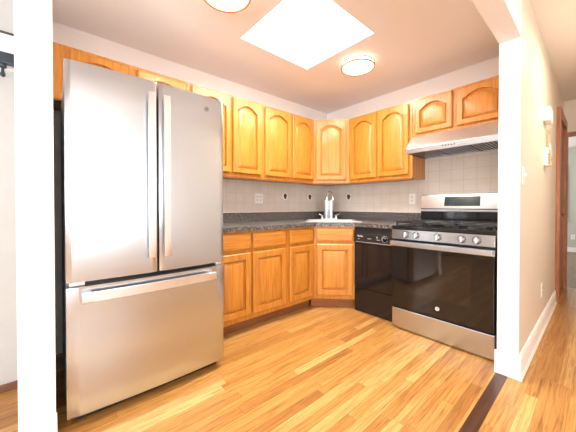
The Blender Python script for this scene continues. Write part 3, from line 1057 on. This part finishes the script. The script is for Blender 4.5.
pq = thing('wall_plaque', 'narrow tan plaque hanging on the hall wall under the chime box', 'plaque', (XQ, 0.44, 1.52), R90)
MB().box(-0.045, 0.045, -0.014, -0.0005, 0, 0.26, 0.004).build('board', plaque_mat, pq, smooth=False)
MB().box(-0.028, 0.028, -0.017, -0.0135, 0.03, 0.22, 0.002).build('inset', hall_paint, pq, smooth=False)

ph = thing('wall_phone', 'small white wall phone with dark keys and looped cord on hall wall', 'wall phone', (XQ, 0.27, 1.44), R90)
bo = MB().box(-0.045, 0.045, -0.028, -0.0005, 0, 0.155, 0.006).build('base', plate_white, ph, smooth=False)
m = MB()
for r_ in range(4):
    for c_ in range(3):
        m.box(-0.026 + c_ * 0.020, -0.014 + c_ * 0.020, -0.0300, -0.0278, 0.02 + r_ * 0.024, 0.033 + r_ * 0.024)
m.build('keypad', slot_dark, bo, smooth=False)
MB().box(0.050, 0.080, -0.045, -0.012, 0.0, 0.150, 0.008).build('handset', plaque_mat, ph, smooth=False)
MB().tube([(0.065, -0.03, 0.148)] + [(0.085 + 0.035 * math.sin(t), -0.03, 0.175 - 0.028 * math.cos(t)) for t in [0.3 + 5.6 * i / 16 for i in range(17)]], 0.003, 8).build('cord', plate_white, ph)

rl = thing('curtain_rail', 'black rail with hanging knob on the wall left of the white stub', 'rail', (0.345, -3.16, 1.888))
MB().box(0.03, 0.065, -1.9, 0.012, 0.0, 0.062, 0.004).build('bar', rail_black, rl, smooth=False)
for y in (-1.7, -0.9, -0.02):
    MB().box(0.0005, 0.03, y - 0.012, y + 0.012, 0.012, 0.04).build('bracket', rail_black, rl, smooth=False)
MB().lathe((0.048, -0.055, -0.075), [(0.004, 0), (0.011, 0.006), (0.012, 0.018), (0.007, 0.03), (0.007, 0.048), (0.016, 0.054), (0.017, 0.066), (0.012, 0.075)], 16).build('knob', rail_black, rl)

# ------------------------------------------------------------------ ceiling lights and skylight
def ceiling_light(label, x, y, zc, name='ceiling_light', group='round brass-ringed ceiling lights', power=8):
    t_ = thing(name, label, 'ceiling light', (x, y, zc), 0, group)
    MB().lathe((0, 0, 0), [(0.135, -0.0005), (0.135, -0.010), (0.130, -0.012)], 40).build('base', trim_white, t_)
    MB().lathe((0, 0, 0), [(0.138, -0.012), (0.1415, -0.016), (0.1415, -0.046), (0.137, -0.054), (0.110, -0.062), (0.05, -0.067)], 40).build('diffuser', lamp_glow, t_)
    ld = bpy.data.lights.new('lamp', 'AREA')
    ld.shape, ld.size, ld.energy, ld.color = 'DISK', 0.2, power, (1.0, 0.84, 0.64)
    lo = bpy.data.objects.new('lamp', ld)
    lo.location, lo.parent = (0, 0, -0.072), t_
    COL.objects.link(lo)
    MB().ring((0, 0, -0.020), 0.1475, 0.0035, 48, 8).build('upper_ring', brass, t_)
    MB().ring((0, 0, -0.050), 0.1475, 0.0060, 48, 8, 1.2).build('lower_ring', brass, t_)
    for i in range(3):
        a = 0.6 + 2 * PI * i / 3
        MB().cyl((0.148 * math.cos(a), 0.148 * math.sin(a), -0.035), 0.003, 0.03, 'Z', 8).build('post', brass, t_)
    return t_


c1 = ceiling_light('round ceiling light with brass rings between skylight and corner cabinet', 1.115, -0.862, H)
copy_thing(c1, (1.10, -2.205, H), 'round ceiling light with brass rings above the refrigerator end')
hl = ceiling_light('round ceiling light with brass rings in the hall', 2.86, -0.05, HH, power=15)

sl_ = thing('skylight', 'square white skylight bright with daylight above the kitchen floor', 'skylight', (0, 0, H + 0.42))
m = MB()
m.box(SK[0] - 0.02, SK[1] + 0.02, SK[2] - 0.02, SK[2] + 0.03, 0.0, 0.05).box(SK[0] - 0.02, SK[1] + 0.02, SK[3] - 0.03, SK[3] + 0.02, 0.0, 0.05)
m.box(SK[0] - 0.02, SK[0] + 0.03, SK[2] + 0.03, SK[3] - 0.03, 0.0, 0.05).box(SK[1] - 0.03, SK[1] + 0.02, SK[2] + 0.03, SK[3] - 0.03, 0.0, 0.05)
m.build('frame', trim_white, sl_, smooth=False)
MB().box(SK[0] + 0.03, SK[1] - 0.03, SK[2] + 0.03, SK[3] - 0.03, 0.02, 0.03).build('pane', sky_glow, sl_, smooth=False)
m = MB().tube([(0.85, -1.47, -0.005), (0.86, -1.43, -0.01), (0.90, -1.43, -0.01), (0.92, -1.47, -0.01)], 0.006, 8).box(0.862, 0.882, -1.442, -1.418, -0.02, 0.02)
m.build('latch', grey_mark, sl_)
